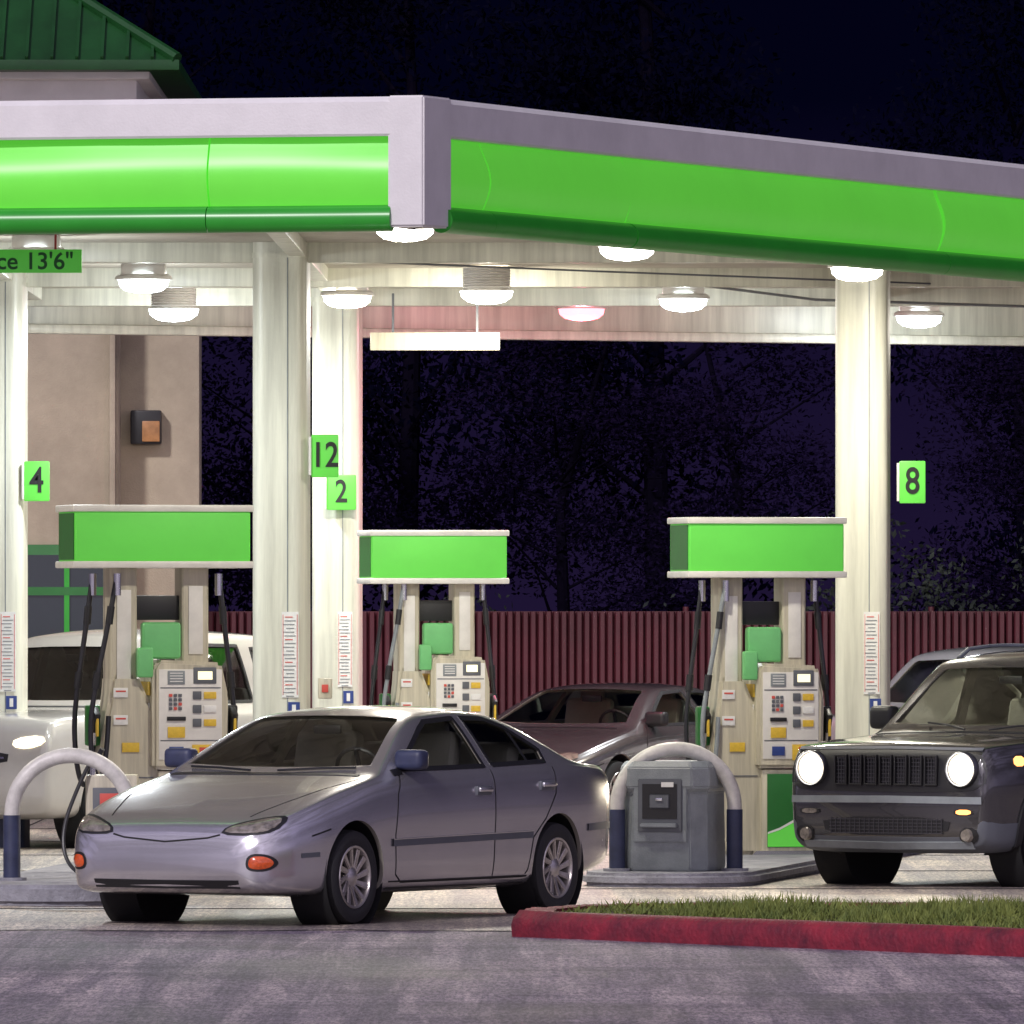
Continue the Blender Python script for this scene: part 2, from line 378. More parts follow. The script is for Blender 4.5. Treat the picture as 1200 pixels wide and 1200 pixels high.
    ib.box((c[0]+2.1,0,bz-.07),(.14,P['W']*.68,.5),'seat',rot=(0,.25,0),bev=.06,seg=3)
    mx=Matrix.Translation((c[0]+.52,-.36,bz-.0))@Matrix.Rotation(math.radians(65),4,'Y')
    ring=[mx@Vector((.17*math.cos(a),.17*math.sin(a),0)) for a in np.linspace(0,2*math.pi,25)]
    ib.tube(ring,.014,'black',8); ib.cyl(mx@Vector((-.16,0,0)),mx@Vector((.16,0,0)),.015,'black')
    ib.box((P['mirror'][0],0,P['mirror'][1]),(.03,.2,.06),'black',bev=.015)
    ib.done('interior',R)
    for wx in P['wx']:
        for sg in (-1,1):
            wheel_obj(R,(wx,sg*(hw-.115),P['r']),P['r'],P.get('tw',.2),wheel,0 if sg<0 else math.pi,P.get('spokes',10))
    return R
def wheel_obj(R,loc,r,tw,mt,rz,spokes):
    b=B(); mx=Matrix.Rotation(math.pi/2,4,'X')
    h=tw/2; ri=r*.66
    b.lathe([(ri-.01,-h*.9),(ri+.005,-h),(r*.86,-h*1.05),(r*.96,-h*.9),(r,-h*.55),(r,-h*.5),(r-.006,-h*.45),(r,-h*.4),(r,h*.4),(r-.006,h*.45),(r,h*.5),(r,h*.55),(r*.965,h*.9),(r*.86,h*1.04),(ri+.02,h*.98),(ri+.004,h*.93)],'rubber',mx,n=56)
    b.lathe([(ri+.006,h*.9),(ri,h*.98),(ri-.012,h*.96),(ri-.022,h*.6),(ri-.03,-h*.6),(.02,-h*.6)],mt,mx,n=48)
    b.lathe([(.001,h*.1),(ri-.03,h*.1)],'dark',mx,n=32)
    b.lathe([(.001,h*.88),(.03,h*.88),(.045,h*.8),(.065,h*.72),(.07,h*.3)],mt,mx,n=24)
    for k in range(spokes):
        a=2*math.pi*k/spokes
        m2=mx@Matrix.Rotation(a,4,'Z')@Matrix.Translation(((ri+.03)/2,.012,h*.66))@Matrix.Rotation(.30,4,'Z')@Matrix.Rotation(-.12,4,'Y')
        c=bmesh.new(); bmesh.ops.create_cube(c,size=1)
        for v in c.verts: v.co=Vector((v.co.x*(ri-.045),v.co.y*(.034 if v.co.x<0 else .05)*10/max(spokes,8),v.co.z*.03))
        bmesh.ops.bevel(c,geom=list(c.edges),offset=.007,segments=2,affect='EDGES'); b.merge(c,mt,m2)
    b.done('wheel',R,loc=loc,rz=rz,recalc=True)

def paintmat(n,c,metal=.7,rough=.32):
    return mat(n,c,rough,metal,coat=1,var=.1,vscale=3)
SEDAN=dict(L=4.56,W=1.72,roofz=1.29,tumble=.245,wx=(.92,3.55),r=.295,arch=.345,belt=.93,crown=.05,
 top=[(0,.50),(.02,.575),(.07,.63),(.16,.675),(.4,.755),(.8,.86),(1.15,.925),(1.27,.955),(1.5,1.06),(1.95,1.265),(2.1,1.31),(2.3,1.337),(2.65,1.35),(3.0,1.335),(3.3,1.275),(3.6,1.155),(3.9,1.02),(4.0,.99),(4.2,.98),(4.42,.955),(4.5,.91),(4.54,.84),(4.56,.74)],
 bot=[(0,.33),(.04,.24),(.15,.2),(.5,.18),(1.2,.175),(3.4,.18),(4.2,.25),(4.5,.32),(4.56,.42)],
 sh=[(0,.44),(.02,.50),(.07,.56),(.16,.615),(.4,.69),(.8,.785),(1.2,.865),(1.6,.905),(2.2,.925),(3,.945),(3.7,.95),(4.2,.93),(4.42,.90),(4.5,.86),(4.54,.78),(4.56,.68)],
 plan=[(0,.60),(.02,.70),(.06,.785),(.14,.86),(.3,.925),(.6,.975),(1.0,.995),(2.2,1),(3.4,.995),(4.0,.965),(4.25,.92),(4.43,.86),(4.52,.76),(4.56,.64)],
 side=[[(1.56,.955),(2.10,1.205),(2.22,1.25),(2.62,1.27),(2.64,.965)],[(2.74,.97),(2.72,1.27),(3.0,1.262),(3.2,1.21),(3.48,1.06),(3.46,.985)]],
 ends=[(1.15,2.7,.985,.665,1.275,.515),(3.1,4.4,1.035,.6,1.225,.47)],
 gbox=(1.25,4.0,.93),cab=(1.3,3.6),mirror=(2.02,1.20),sillz=.235,
 seams=[[(1.42,.30),(1.40,.55),(1.44,.80),(1.54,.93)],[(2.68,.24),(2.69,.94)],[(3.52,.95),(3.5,.78),(3.36,.62),(3.2,.5),(3.14,.28)],[(1.42,.30),(1.5,.25),(3.1,.25),(3.15,.3)],[(.42,.56),(.62,.60)]],
 handles=[(2.53,.81),(3.38,.83)],hpaint=True,spokes=12,tw=.19)
def sedan_detail(bd,patch,ribbon,pr,P):
    for s in (-1,1):
        patch(bd,[(s*.385,.57),(s*.41,.62),(s*.56,.665),(s*.70,.69),(s*.74,.67),(s*.72,.59),(s*.60,.565)],'F','black',.004,rnd=1,K=8)
        patch(bd,[(s*.41,.58),(s*.425,.612),(s*.56,.652),(s*.69,.676),(s*.72,.66),(s*.70,.60),(s*.60,.577)],'F','lens',.008,rnd=1,bulge=.006,K=8)
        patch(bd,[(s*.57,.38),(s*.59,.455),(s*.70,.455),(s*.745,.40),(s*.70,.345),(s*.60,.345)],'F','black',.004,rnd=2,K=8)
        patch(bd,[(s*.588,.385),(s*.605,.44),(s*.69,.44),(s*.725,.40),(s*.69,.36),(s*.61,.36)],'F','amber',.008,rnd=2,bulge=.012,K=8)
        ribbon(bd,[(s*.0,.262),(s*.52,.265)],.05,'F','black',.004)
        ribbon(bd,[(0,.525),(s*.30,.55),(s*.385,.57)],.010,'F','dark',.002)
        ribbon(bd,[(.20,s*.50),(.6,s*.62),(1.1,s*.72),(1.24,s*.74)],.009,'T','dark',.001)
        d='L' if s<0 else 'R'
        ribbon(bd,[(1.36,.50),(2.66,.515),(3.18,.52)],.045,d,'gplastic2',.010)
        ribbon(bd,[(1.36,.522),(3.18,.542)],.006,d,'chrome',.012)
        ribbon(bd,[(.32,.44),(.50,.445)],.03,d,'gplastic2',.003)
        ribbon(bd,[(3.97,.55),(4.40,.56)],.045,d,'gplastic2',.008)
        ribbon(bd,[(3.24,.99),(3.22,1.19)],.03,d,'black',-.004)
        q=pr(1.62,.97,d,.09)
        bd.box(q,(.13,.2,.125),'navy',bev=.04,seg=3); bd.box(q+Vector((.0,-s*.09,-.04)),(.07,.08,.04),'black',bev=.01)
        ribbon(bd,[(1.47,.935),(1.58,.945)],.04,d,'black',.004)
    for s in (-1,1):
        q0=pr(1.22,s*.1,'T',.012); q1=pr(1.34,s*.6,'T',.012)
        if q0 and q1: bd.tube([q0,(q0+q1)/2+Vector((0,0,.004)),q1],.008,'black',6)
    ribbon(bd,[(1.235,-.68),(1.19,-.35),(1.17,0),(1.19,.35),(1.235,.68)],.05,'T','black',.004)
SUV=dict(L=4.23,W=1.80,roofz=1.62,tumble=.16,wx=(.80,3.37),r=.345,arch=.405,belt=1.06,crown=.05,wsf=.955,
 top=[(0,.72),(.012,.86),(.035,.96),(.09,1.02),(.3,1.045),(.8,1.075),(1.12,1.095),(1.2,1.13),(1.4,1.28),(1.72,1.545),(1.85,1.62),(2.1,1.66),(2.6,1.685),(3.4,1.665),(3.95,1.62),(4.08,1.54),(4.15,1.25),(4.2,1.05),(4.23,.85)],
 bot=[(0,.36),(.05,.28),(.2,.24),(1.2,.24),(3.2,.25),(3.9,.30),(4.23,.42)],
 sh=[(0,.66),(.012,.80),(.035,.885),(.09,.95),(.3,.975),(.8,1.005),(1.2,1.03),(2.2,1.05),(3.9,1.07),(4.08,1.06),(4.15,1.0),(4.2,.92),(4.23,.78)],
 plan=[(0,.85),(.015,.885),(.05,.915),(.15,.95),(.35,.985),(.7,1),(3.5,1),(4.0,.97),(4.15,.93),(4.23,.84)],
 side=[[(1.44,1.115),(1.82,1.46),(1.98,1.545),(2.27,1.56),(2.27,1.115)],[(2.37,1.115),(2.37,1.56),(3.1,1.55),(3.16,1.12)],[(3.32,1.15),(3.30,1.53),(3.75,1.50),(3.82,1.2)]],
 ends=[(1.05,2.4,1.15,.73,1.535,.60),(3.8,4.4,1.15,.6,1.5,.52)],
 gbox=(1.15,4.15,1.06),cab=(1.3,3.7),mirror=(1.7,1.46),sillz=.29,
 seams=[[(1.26,.34),(1.25,.9),(1.4,1.08)],[(2.32,.30),(2.32,1.1)],[(3.24,1.1),(3.2,.85),(2.95,.6),(2.88,.34)]],
 handles=[(2.15,.93),(3.05,.94)],spokes=5,tw=.23,lowz=.47)
def suv_detail(bd,patch,ribbon,pr,P):
    patch(bd,[(-.80,.70),(-.81,.86),(-.74,.965),(0,.975),(.74,.965),(.81,.86),(.80,.70),(.5,.675),(-.5,.675)],'F','black',.006,rnd=1,K=10)
    ribbon(bd,[(-.76,.975),(0,.985),(.76,.975)],.018,'F','gplastic2',.012)
    for k in range(7):
        y=(k-3)*.125
        x=(pr(y,.83,'F',.008)).x
        for sy in (-.047,.047): bd.box((x-.012,y+sy,.83),(.03,.012,.215),'black',bev=.005)
        for zz in (.73,.93): bd.box((x-.012,y,zz),(.03,.1,.012),'black',bev=.004)
        for j in range(7): bd.box((x-.006,y,.75+j*.027),(.01,.085,.006),'dalloy',bev=0)
        for j in range(3): bd.box((x-.006,y-.024+j*.024,.83),(.01,.005,.19),'dalloy',bev=0)
    for s in (-1,1):
        q=pr(s*.625,.84,'F',.0)
        mx=Matrix.Translation(q+Vector((.01,0,0)))@Matrix.Rotation(-math.pi/2,4,'Y')
        bd.lathe([(.128,0),(.128,.05),(.12,.06),(.110,.05),(.108,.03)],'dalloy',mx,n=40)
        bd.lathe([(.001,.050),(.05,.049),(.08,.042),(.109,.03)],'headon',mx,n=40)
        bd.lathe([(.001,.058),(.05,.057),(.075,.052),(.082,.040)],'headhot',mx,n=40)
        patch(bd,[(s*.56,.515),(s*.56,.56),(s*.72,.56),(s*.72,.515)],'F','black',.008,rnd=1)
        patch(bd,[(s*.58,.52),(s*.58,.555),(s*.70,.555),(s*.70,.52)],'F','amberon' if s<0 else 'lens',.012,rnd=1)
        patch(bd,[(s*.60,.33),(s*.62,.43),(s*.74,.43),(s*.76,.36),(s*.70,.31)],'F','black',.008,rnd=1)
        bd.lathe([(.001,.03),(.04,.03),(.05,.0)],'lens',Matrix.Translation(pr(s*.67,.375,'F',0))@Matrix.Rotation(-math.pi/2,4,'Y'),n=20)
        d='L' if s<0 else 'R'
        for wx in P['wx']:
            arc=[(wx+.43*math.cos(a),.355+.43*math.sin(a)) for a in np.linspace(-.25,math.pi+.25,30)]
            ribbon(bd,arc,.065,d,'black',.016)
        ribbon(bd,[(1.2,.36),(2.95,.38)],.13,d,'black',.010)
        patch(bd,[(.30,.86),(.30,.93),(.42,.93),(.42,.86)],d,'amberon',.006,rnd=1)
        q=pr(1.5,1.10,d,.12)
        bd.box(q+Vector((0,0,.05)),(.13,.2,.17),'black',bev=.045,seg=3); bd.box(q+Vector((.0,-s*.1,-.02)),(.07,.1,.05),'black',bev=.01)
        path=[(x,s*.60,0) for x in np.linspace(1.95,3.8,14)]
        pts=[]
        for k,(x,y,_) in enumerate(path):
            z=pr(x,y,'T',.05 if 0<k<13 else .0).z; pts.append((x,y,z))
        bd.tube(pts,.016,'gplastic',8)
    ribbon(bd,[(-.78,.62),(0,.625),(.78,.62)],.05,'F','gplastic',.02)
    patch(bd,[(-.50,.37),(-.54,.50),(.54,.50),(.50,.37)],'F','black',.006,rnd=1,K=8)
    for j in range(5): 
        ribbon(bd,[(-.47,.385+j*.024),(.47,.385+j*.024)],.006,'F','dalloy',.014)
    for j in range(24):
        y=-.46+j*.04; ribbon(bd,[(y,.38),(y,.49)],.005,'F','dalloy',.012)
    ribbon(bd,[(-.7,.31),(0,.30),(.7,.31)],.045,'F','gplastic',.012)
    ribbon(bd,[(1.12,-.76),(1.07,-.35),(1.06,0),(1.07,.35),(1.12,.76)],.07,'T','black',.004)
    for s in (-1,1): ribbon(bd,[(.12,s*.62),(.6,s*.66),(1.1,s*.70)],.008,'T','dark',.001)
    for s in (-1,1):
        q0=pr(1.06,s*.1-.1,'T',.02); q1=pr(1.22,s*.5-.1,'T',.02)
        if q0 and q1: bd.tube([q0,(q0+q1)/2+Vector((0,0,.01)),q1],.008,'black',6)
def generic_detail(bd,patch,ribbon,pr,P):
    lowc=P['roofz']<1.5
    for s in (-1,1):
        z=.6 if lowc else .84
        patch(bd,[(s*.45,z),(s*.47,z+.07),(s*.74,z+.10),(s*.77,z+.03),(s*.6,z-.02)],'F','lens' if not P.get('lit') else 'headon',.01,rnd=1,bulge=.01,K=8)
        d='L' if s<0 else 'R'
        q=pr(1.62 if lowc else 1.5,P['belt']+.03,d,.09); bd.box(q,(.13,.2,.13),'black',bev=.04,seg=3)
    zz=.40 if lowc else .74
    patch(bd,[(-.4,zz-.05),(-.42,zz+.07),(.42,zz+.07),(.4,zz-.05)],'F','black',.006,rnd=1,K=8)
    ribbon(bd,[(-.38,zz+.01),(.38,zz+.01)],.015,'F','chrome',.015)
    ribbon(bd,[(P['gbox'][0]-.02,-.66),(P['gbox'][0]-.07,0),(P['gbox'][0]-.02,.66)],.05,'T','black',.004)

TH=math.radians(61.0)
def place(P,cx,cy,th):
    x=P['wx'][0]; return (cx-x*math.cos(th),cy-x*math.sin(th),0)
fa=(-1.065-.87*.74,63.95+.49*.74)
build_car('silver_sedan',SEDAN,place(SEDAN,fa[0],fa[1],TH),TH,paintmat('silver_paint',(.66,.65,.68),.8,.24),detail=sedan_detail,wheel='alloy')
th2=math.radians(56)
RJ=build_car('compact_suv',SUV,place(SUV,3.10,73.15,th2),th2,paintmat('graphite_paint',(.085,.083,.085),.7,.22),low='gplastic2',detail=suv_detail,wheel='dalloy')
for s in (-1,1):
    l=bpy.data.lights.new('headlamp_beam','SPOT'); l.energy=90; l.color=(1,.86,.62); l.spot_size=math.radians(70); l.spot_blend=.7; l.shadow_soft_size=.06
    o=bpy.data.objects.new('headlamp_beam',l); col.objects.link(o); o.parent=RJ; o.location=(-.10,s*.625,.84); o.rotation_euler=Vector((-1,0,-.16)).to_track_quat('-Z','Y').to_euler()
import copy
CO=copy.deepcopy(SEDAN)
def zs(P,f,z0=.3):
    for k in ('top','sh'): P[k]=[(a,z0+(b-z0)*f if b>z0 else b) for a,b in P[k]]
    P['side']=[[(a,z0+(b-z0)*f) for a,b in q] for q in P['side']]
    P['ends']=[(e[0],e[1],z0+(e[2]-z0)*f,e[3],z0+(e[4]-z0)*f,e[5]) for e in P['ends']]
    P['roofz']=z0+(P['roofz']-z0)*f; P['belt']=z0+(P['belt']-z0)*f; P['gbox']=(P['gbox'][0],P['gbox'][1],z0+(P['gbox'][2]-z0)*f); P['mirror']=(P['mirror'][0],z0+(P['mirror'][1]-z0)*f)
zs(CO,.96); CO['r']=.31; CO['arch']=.36; CO['W']=1.76; CO['spokes']=10
th3=math.radians(62)
build_car('grey_coupe',CO,place(CO,.86-.88*.74,91.6+.47*.74,th3),th3,paintmat('grey_paint',(.24,.235,.24),.75,.22),detail=generic_detail)
VAN=copy.deepcopy(SUV); zs(VAN,1.09); VAN['lowz']=0; VAN['spokes']=10; VAN['lit']=True
build_car('white_suv',VAN,place(VAN,-4.05,85.0,th2),math.radians(60),paintmat('white_paint',(.55,.53,.50),.1,.3),detail=generic_detail,glass='glassd')
S2=copy.deepcopy(SUV); zs(S2,.97); S2['lowz']=0; S2['spokes']=10
build_car('silver_suv',S2,place(S2,3.7,93.5,th2),th2,paintmat('silver_paint2',(.5,.5,.52),.7,.3),detail=generic_detail,glass='glassd')

# ---------------------------------------------------------------- ground
def sheet(name,pts,z,mt):
    b=B(); b.poly([(x,y,z) for x,y in pts],mt); return b.done(name,ang=0,recalc=False)
sheet('ground',[(-900,-300),(900,-300),(900,1500),(-900,1500)],-.006,'ground')
sheet('road',[(-60,-5),(60,-5),(60,62.6),(-60,62.6)],0.0,'road')
sheet('forecourt_pavement',[(-60,62.6),(60,62.6),(60,99.6),(-60,99.6)],0.0,'conc')
b=B()
for y in (67.2,72,77,82,87,92): b.box((0,y,.003),(110,.025,.004),'dark',bev=0)
for x in (-9,-4.4,.2,4.8,9.4): b.box((x,81,.003),(.02,37,.003),'dark',bev=0)
pts=[(-12+k*.25,62.6+.10*math.sin(k*.9)+rng.normal(0,.05),.002) for k in range(52)]
for p0,p1 in zip(pts[:-1],pts[1:]):
    w_=.035+.03*rng.random(); b.poly([(p0[0],p0[1]-w_,.003),(p1[0],p1[1]-w_,.003),(p1[0],p1[1]+w_,.003),(p0[0],p0[1]+w_,.003)],'dark')
b.done('pavement_joints',recalc=False)
isl=[(0.0,61.45),(.05,62.1),(.28,62.9),(.75,63.45),(3.3,63.3),(9,63.0),(9,50.2)]
ins=[(.25,61.55),(.27,62.1),(.45,62.7),(.85,63.25),(3.3,63.1),(8.8,62.8),(8.8,50.8)]
R=root('grass_verge')
b=B(); b.prism(ins,0,.13,'soil'); b.done('soil_bed',R)
b=B()
def sub(P,m=14):
    Q=[]
    for k in range(len(P)):
        a=P[k]; c=P[(k+1)%len(P)]
        for j in range(m): Q.append((a[0]+(c[0]-a[0])*j/m,a[1]+(c[1]-a[1])*j/m))
    return Q
so_,si_=sub(isl),sub(ins)
n=len(so_); rings=[]
for k in range(n):
    w1,w2=rng.normal(0,.006,2); o=so_[k]; i=si_[k]; t=lambda f:(o[0]*(1-f)+i[0]*f,o[1]*(1-f)+i[1]*f)
    rings.append([b.bm.verts.new(p) for p in ((*o,0),(*t(-.03+w1*2),.07),(*t(.02+w1),.115+w2),(*t(.18),.148+w1),(*t(.9),.152+w2*.5),(*i,.148),(*i,.05))])
ii=b.mi('redkerb')
for k in range(n):
    for j in range(6):
        f=b.bm.faces.new([rings[k][j],rings[(k+1)%n][j],rings[(k+1)%n][j+1],rings[k][j+1]]); f.material_index=ii
b.done('red_kerb',R,ang=60)
def inpoly(x,y,P):
    c=False; n=len(P)
    for i in range(n):
        x1,y1=P[i]; x2,y2=P[(i+1)%n]
        if (y1>y)!=(y2>y) and x<(x2-x1)*(y-y1)/(y2-y1)+x1: c=not c
    return c
V=[];F=[]
while len(F)<32000:
    x=rng.uniform(.3,6.5); y=rng.uniform(53.5,63.4)
    if not inpoly(x,y,ins): continue
    pt=.5+.5*math.sin(x*3.1+y*1.9)*math.cos(x*1.7-y*2.9)
    pt*=min(1,(x-.2)/.8)
    if rng.random()>.2+.8*pt: continue
    h=rng.uniform(.02,.11)*(.35+.8*pt); a=rng.uniform(0,6.28); w=rng.uniform(.005,.010)
    lx,ly=rng.normal(0,.035,2); i=len(V); z=.128
    V+=[(x-w*math.cos(a),y-w*math.sin(a),z),(x+w*math.cos(a),y+w*math.sin(a),z),(x+lx,y+ly,z+h)]; F.append((i,i+1,i+2))
link('grass',npmesh('grass',V,F,'grass'),R)
def island(pts,h):
    b=B(); b.prism(pts,0,h,'kerb',bev=.03); b.done('pump_island')
def strip(x0,y0,x1,y1,w):
    d=Vector((x1-x0,y1-y0)).normalized(); P=[]
    for k in range(9):
        a=math.pi/2+math.pi*k/8; P.append((x0+math.cos(a)*w/2*d.x-math.sin(a)*w/2*d.y,y0+math.cos(a)*w/2*d.y+math.sin(a)*w/2*d.x))
    for k in range(9):
        a=-math.pi/2+math.pi*k/8; P.append((x1+math.cos(a)*w/2*d.x-math.sin(a)*w/2*d.y,y1+math.cos(a)*w/2*d.y+math.sin(a)*w/2*d.x))
    return P
island(strip(-3.05,68.5,-2.0,80.5,1.3),.14)
island(strip(1.12,73.0,2.75,83,1.25),.10)
island(strip(-1.3,84.6,-.9,92,1.2),.12)

# ---------------------------------------------------------------- bollards, bins
def ubollard(x,y,z,w,h,rz=0):
    R=root('u_bollard',(x,y,z),rz); b=B(); r=w/2-.05; zt=h-.05-r
    pts=[(-r,0,.42)]+[(-r,0,zt*.8)]+[(-r*math.cos(a),0,zt+r*math.sin(a)*.98) for a in np.linspace(0,math.pi,25)]+[(r,0,zt*.8),(r,0,.42)]
    b.tube(pts,.052,'bollard',20); b.done('pipe_arch',R,ang=50)
    b=B(); 
    for s in (-1,1):
        b.cyl((s*r,0,0),(s*r,0,.44),.058,'navy'); b.cyl((s*r,0,0),(s*r,0,.02),.10,'kerb')
    b.done('sleeves',R)
ubollard(-2.97,69.0,.14,.90,.90,0)
ubollard(1.17,73.1,.10,.94,.93,.05)
def bin_(x,y,z,rz):
    R=root('trash_bin',(x,y,z),rz); b=B()
    w=.62; c=.10
    def oct_(s): h=s*w/2; k=h-c; return [(-h,-k),(-k,-h),(k,-h),(h,-k),(h,k),(k,h),(-k,h),(-h,k)]
    bm=bmesh.new(); lv=[(.0,1.0),(.04,1.03),(.56,1.0),(.60,1.09),(.74,1.07),(.785,.98)]
    rings=[[bm.verts.new((px,py,zz)) for px,py in oct_(s)] for zz,s in lv]
    for a,d in zip(rings[:-1],rings[1:]):
        for k in range(8): bm.faces.new([a[k],a[(k+1)%8],d[(k+1)%8],d[k]])
    bm.faces.new(rings[0][::-1]); bm.faces.new(rings[-1])
    bmesh.ops.bevel(bm,geom=list(bm.edges),offset=.008,segments=2,affect='EDGES')
    b.merge(bm,'gplastic')
    for a in (0,-math.pi/2):
        mx=Matrix.Rotation(a,4,'Z')
        for cc,dd,mt in (((0,-w/2-.008,.44),(.40,.03,.46),'gplastic'),((0,-w/2-.02,.47),(.33,.03,.38),'gplastic2'),((0,-w/2-.033,.50),(.27,.012,.26),'black'),((0,-w/2-.05,.33),(.27,.06,.03),'gplastic'),((0,-w/2-.042,.50),(.15,.012,.10),'gplastic2')):
            bb=bmesh.new(); bmesh.ops.create_cube(bb,size=1)
            for v in bb.verts: v.co=Vector((v.co.x*dd[0],v.co.y*dd[1],v.co.z*dd[2]))
            bmesh.ops.bevel(bb,geom=list(bb.edges),offset=.006,segments=2,affect='EDGES'); b.merge(bb,mt,mx@Matrix.Translation(cc))
    b.done('bin_body',R,ang=25)
    b=B(); b.box((.06,-w/2-.043,.62),(.09,.006,.035),'whitel',bev=0); b.box((.0,-w/2-.052,.515),(.05,.01,.02),'metal',bev=.003); b.done('bin_label',R)
bin_(1.16,73.25,.10,-.32)
R=root('air_hose_stand',(-2.78,71.2,.14)); b=B()
b.box((0,0,.34),(.36,.26,.68),'pumpw',bev=.02); b.box((0,-.135,.42),(.26,.012,.34),'gplastic2',bev=.005); b.box((0,-.145,.50),(.16,.01,.10),'redl',bev=.003)
b.cyl((-.13,-.10,.64),(-.13,-.10,.78),.02,'metal'); b.cyl((-.13,-.12,.74),(-.06,-.18,.86),.018,'hose')
b.tube(chaikin([(-.13,-.14,.80),(-.22,-.2,.62),(-.34,-.3,.30),(-.30,-.4,.05),(-.10,-.5,-.05),(.05,-.6,.02)],3),.014,'hose',10)
b.done('body',R)

# ---------------------------------------------------------------- pumps
def pump(x,y,z,rz,hosecol='hose',sc=1.0,up=0):
    R=root('fuel_pump',(x,y,z),rz); R.scale=(sc,sc,1)
    b=B()
    b.box((0,0,2.30+up),(1.22,.58,.37),'psign',bev=.018,seg=3)
    b.box((0,0,2.505+up),(1.26,.62,.05),'white',bev=.012); b.box((0,0,2.095+up),(1.26,.62,.05),'white',bev=.012)
    b.box((-.612,0,2.30+up),(.008,.5,.34),'dgreen',bev=0)
    b.done('topper_sign',R)
    b=B()
    b.box((-.24,0,1.57+up/2),(.19,.26,1.05+up),'pumpw',bev=.03,seg=3); b.box((.26,0,1.64+up/2),(.19,.26,.92+up),'pumpw',bev=.03,seg=3)
    b.prismY([(-.335,1.35),(-.145,1.35),(-.06,1.15),(.02,1.0),(.02,0),(-.30,0),(-.40,.45),(-.42,.72),(-.38,.98),(-.345,1.18)],-.16,.16,'pumpw',bev=.03)
    b.box((-.24,-.137,1.62),(.10,.008,.7),'white',bev=.003); b.box((.26,-.137,1.75),(.10,.008,.5),'white',bev=.003)
    b.box((-.24,-.135,1.16),(.13,.012,.012),'gplastic2',bev=0); b.box((-.2,-.163,.60),(.32,.008,.008),'gplastic2',bev=0)
    b.prismY([(-.06,.66),(-.06,1.40),(-.02,1.46),(.42,1.44),(.47,1.2),(.46,.66)],-.24,.24,'pumpw',bev=.025)
    b.box((.205,0,.33),(.44,.40,.64),'pumpw',bev=.02)
    b.prismY([(-.1,.0),(.5,.0),(.47,.03),(-.07,.03)],-.24,.24,'metal')
    b.done('cabinet',R)
    b=B()
    b.box((.215,-.206,.335),(.38,.012,.56),'dgreen',bev=.004)
    b.prismY([(.027,.06),(.403,.06),(.403,.33),(.25,.27),(.12,.20),(.027,.17)],-.2155,-.2125,'psign')
    b.prismY([(.027,.172),(.12,.205),(.25,.275),(.403,.335),(.403,.315),(.25,.255),(.12,.188),(.027,.158)],-.219,-.2158,'whitel')
    b.box((.20,-.243,1.06),(.44,.012,.66),'white',bev=.005)
    b.box((.20,-.2495,1.255),(.42,.004,.008),'gplastic2',bev=0); b.box((.20,-.2495,.87),(.42,.004,.008),'gplastic2',bev=0)
    b.box((.30,-.25,1.345),(.16,.016,.12),'gplastic2',bev=.005); b.box((.30,-.259,1.345),(.10,.006,.06),'display',bev=0)
    b.box((.10,-.252,1.33),(.12,.010,.10),'gplastic',bev=.004)
    for k in range(4): b.box((.10,-.2585,1.362-k*.02),(.09,.003,.007),'whitel',bev=0)
    for i in range(3):
        b.box((.335,-.255,1.20-i*.10),(.085,.014,.05),'yellow' if i!=1 else 'whitel',bev=.003)
        b.box((.245,-.255,1.20-i*.10),(.06,.012,.06),'gplastic2',bev=.004)
    for i in range(4):
        for j in range(3): b.box((.06+j*.033,-.256,1.20-i*.032),(.024,.010,.022),'gplastic2' if (i+j)%4 else 'redl',bev=.003)
    b.box((.10,-.255,1.03),(.13,.02,.03),'black',bev=.004); b.box((.10,-.256,.93),(.12,.008,.08),'yellow',bev=.002); b.box((.10,-.256,.79),(.10,.008,.07),'blue',bev=.002)
    b.box((.28,-.256,.78),(.14,.008,.12),'yellow',bev=.002); b.box((.29,-.262,.79),(.06,.006,.06),'redl',bev=0)
    b.box((-.068,-.02,1.25),(.008,.3,.10),'yellow',bev=0); b.box((-.068,-.02,1.1),(.008,.26,.09),'whitel',bev=0)
    b.box((.02,-.11,1.60),(.27,.10,.27),'pgreen_l',bev=.03,seg=3); b.box((-.11,-.2,1.44),(.11,.08,.22),'pgreen_l',bev=.02,seg=3)
    b.box((.01,.02,1.84),(.32,.12,.18),'black',bev=.01)
    for zz in (1.22,1.02): b.box((-.27,-.167,zz),(.10,.01,.07),'whitel',bev=.002)
    for zz in (1.23,1.03): b.box((-.27,-.173,zz),(.07,.004,.012),'redl',bev=0)
    b.box((-.2,-.167,.82),(.12,.01,.07),'yellow',bev=.002)
    b.done('panels',R)
    b=B()
    def hose(x0,x1,x2,yy,zl,mt):
        pts=[Vector((x0,yy,2.08)),Vector((x0+(x1-x0)*.3,yy-.01,1.75)),Vector((x0+(x1-x0)*.7,yy-.02,1.35)),Vector((x1,yy-.03,1.0)),Vector((x1+(x2-x1)*.15,yy-.03,zl+.15)),Vector((x1+(x2-x1)*.5,yy-.03,zl)),Vector((x1+(x2-x1)*.85,yy-.02,zl+.2)),Vector((x2,yy,zl+.5))]
        P=chaikin([tuple(p) for p in pts],3); b.tube(P,.018,mt,10)
        b.cyl((x0,yy,2.09),(x0,yy,1.93),.026,'metal'); b.cyl((x0+(x1-x0)*.22,yy-.005,1.85),(x0+(x1-x0)*.3,yy-.01,1.72),.026,'black')
        b.cyl((x0+(x1-x0)*.7,yy-.02,1.37),(x0+(x1-x0)*.78,yy-.022,1.25),.028,'black')
    hose(-.30,-.50,-.36,-.2,.55,hosecol); hose(-.42,-.56,-.40,.05,.5,'hose'); hose(.44,.55,.46,-.05,.6,'hose')
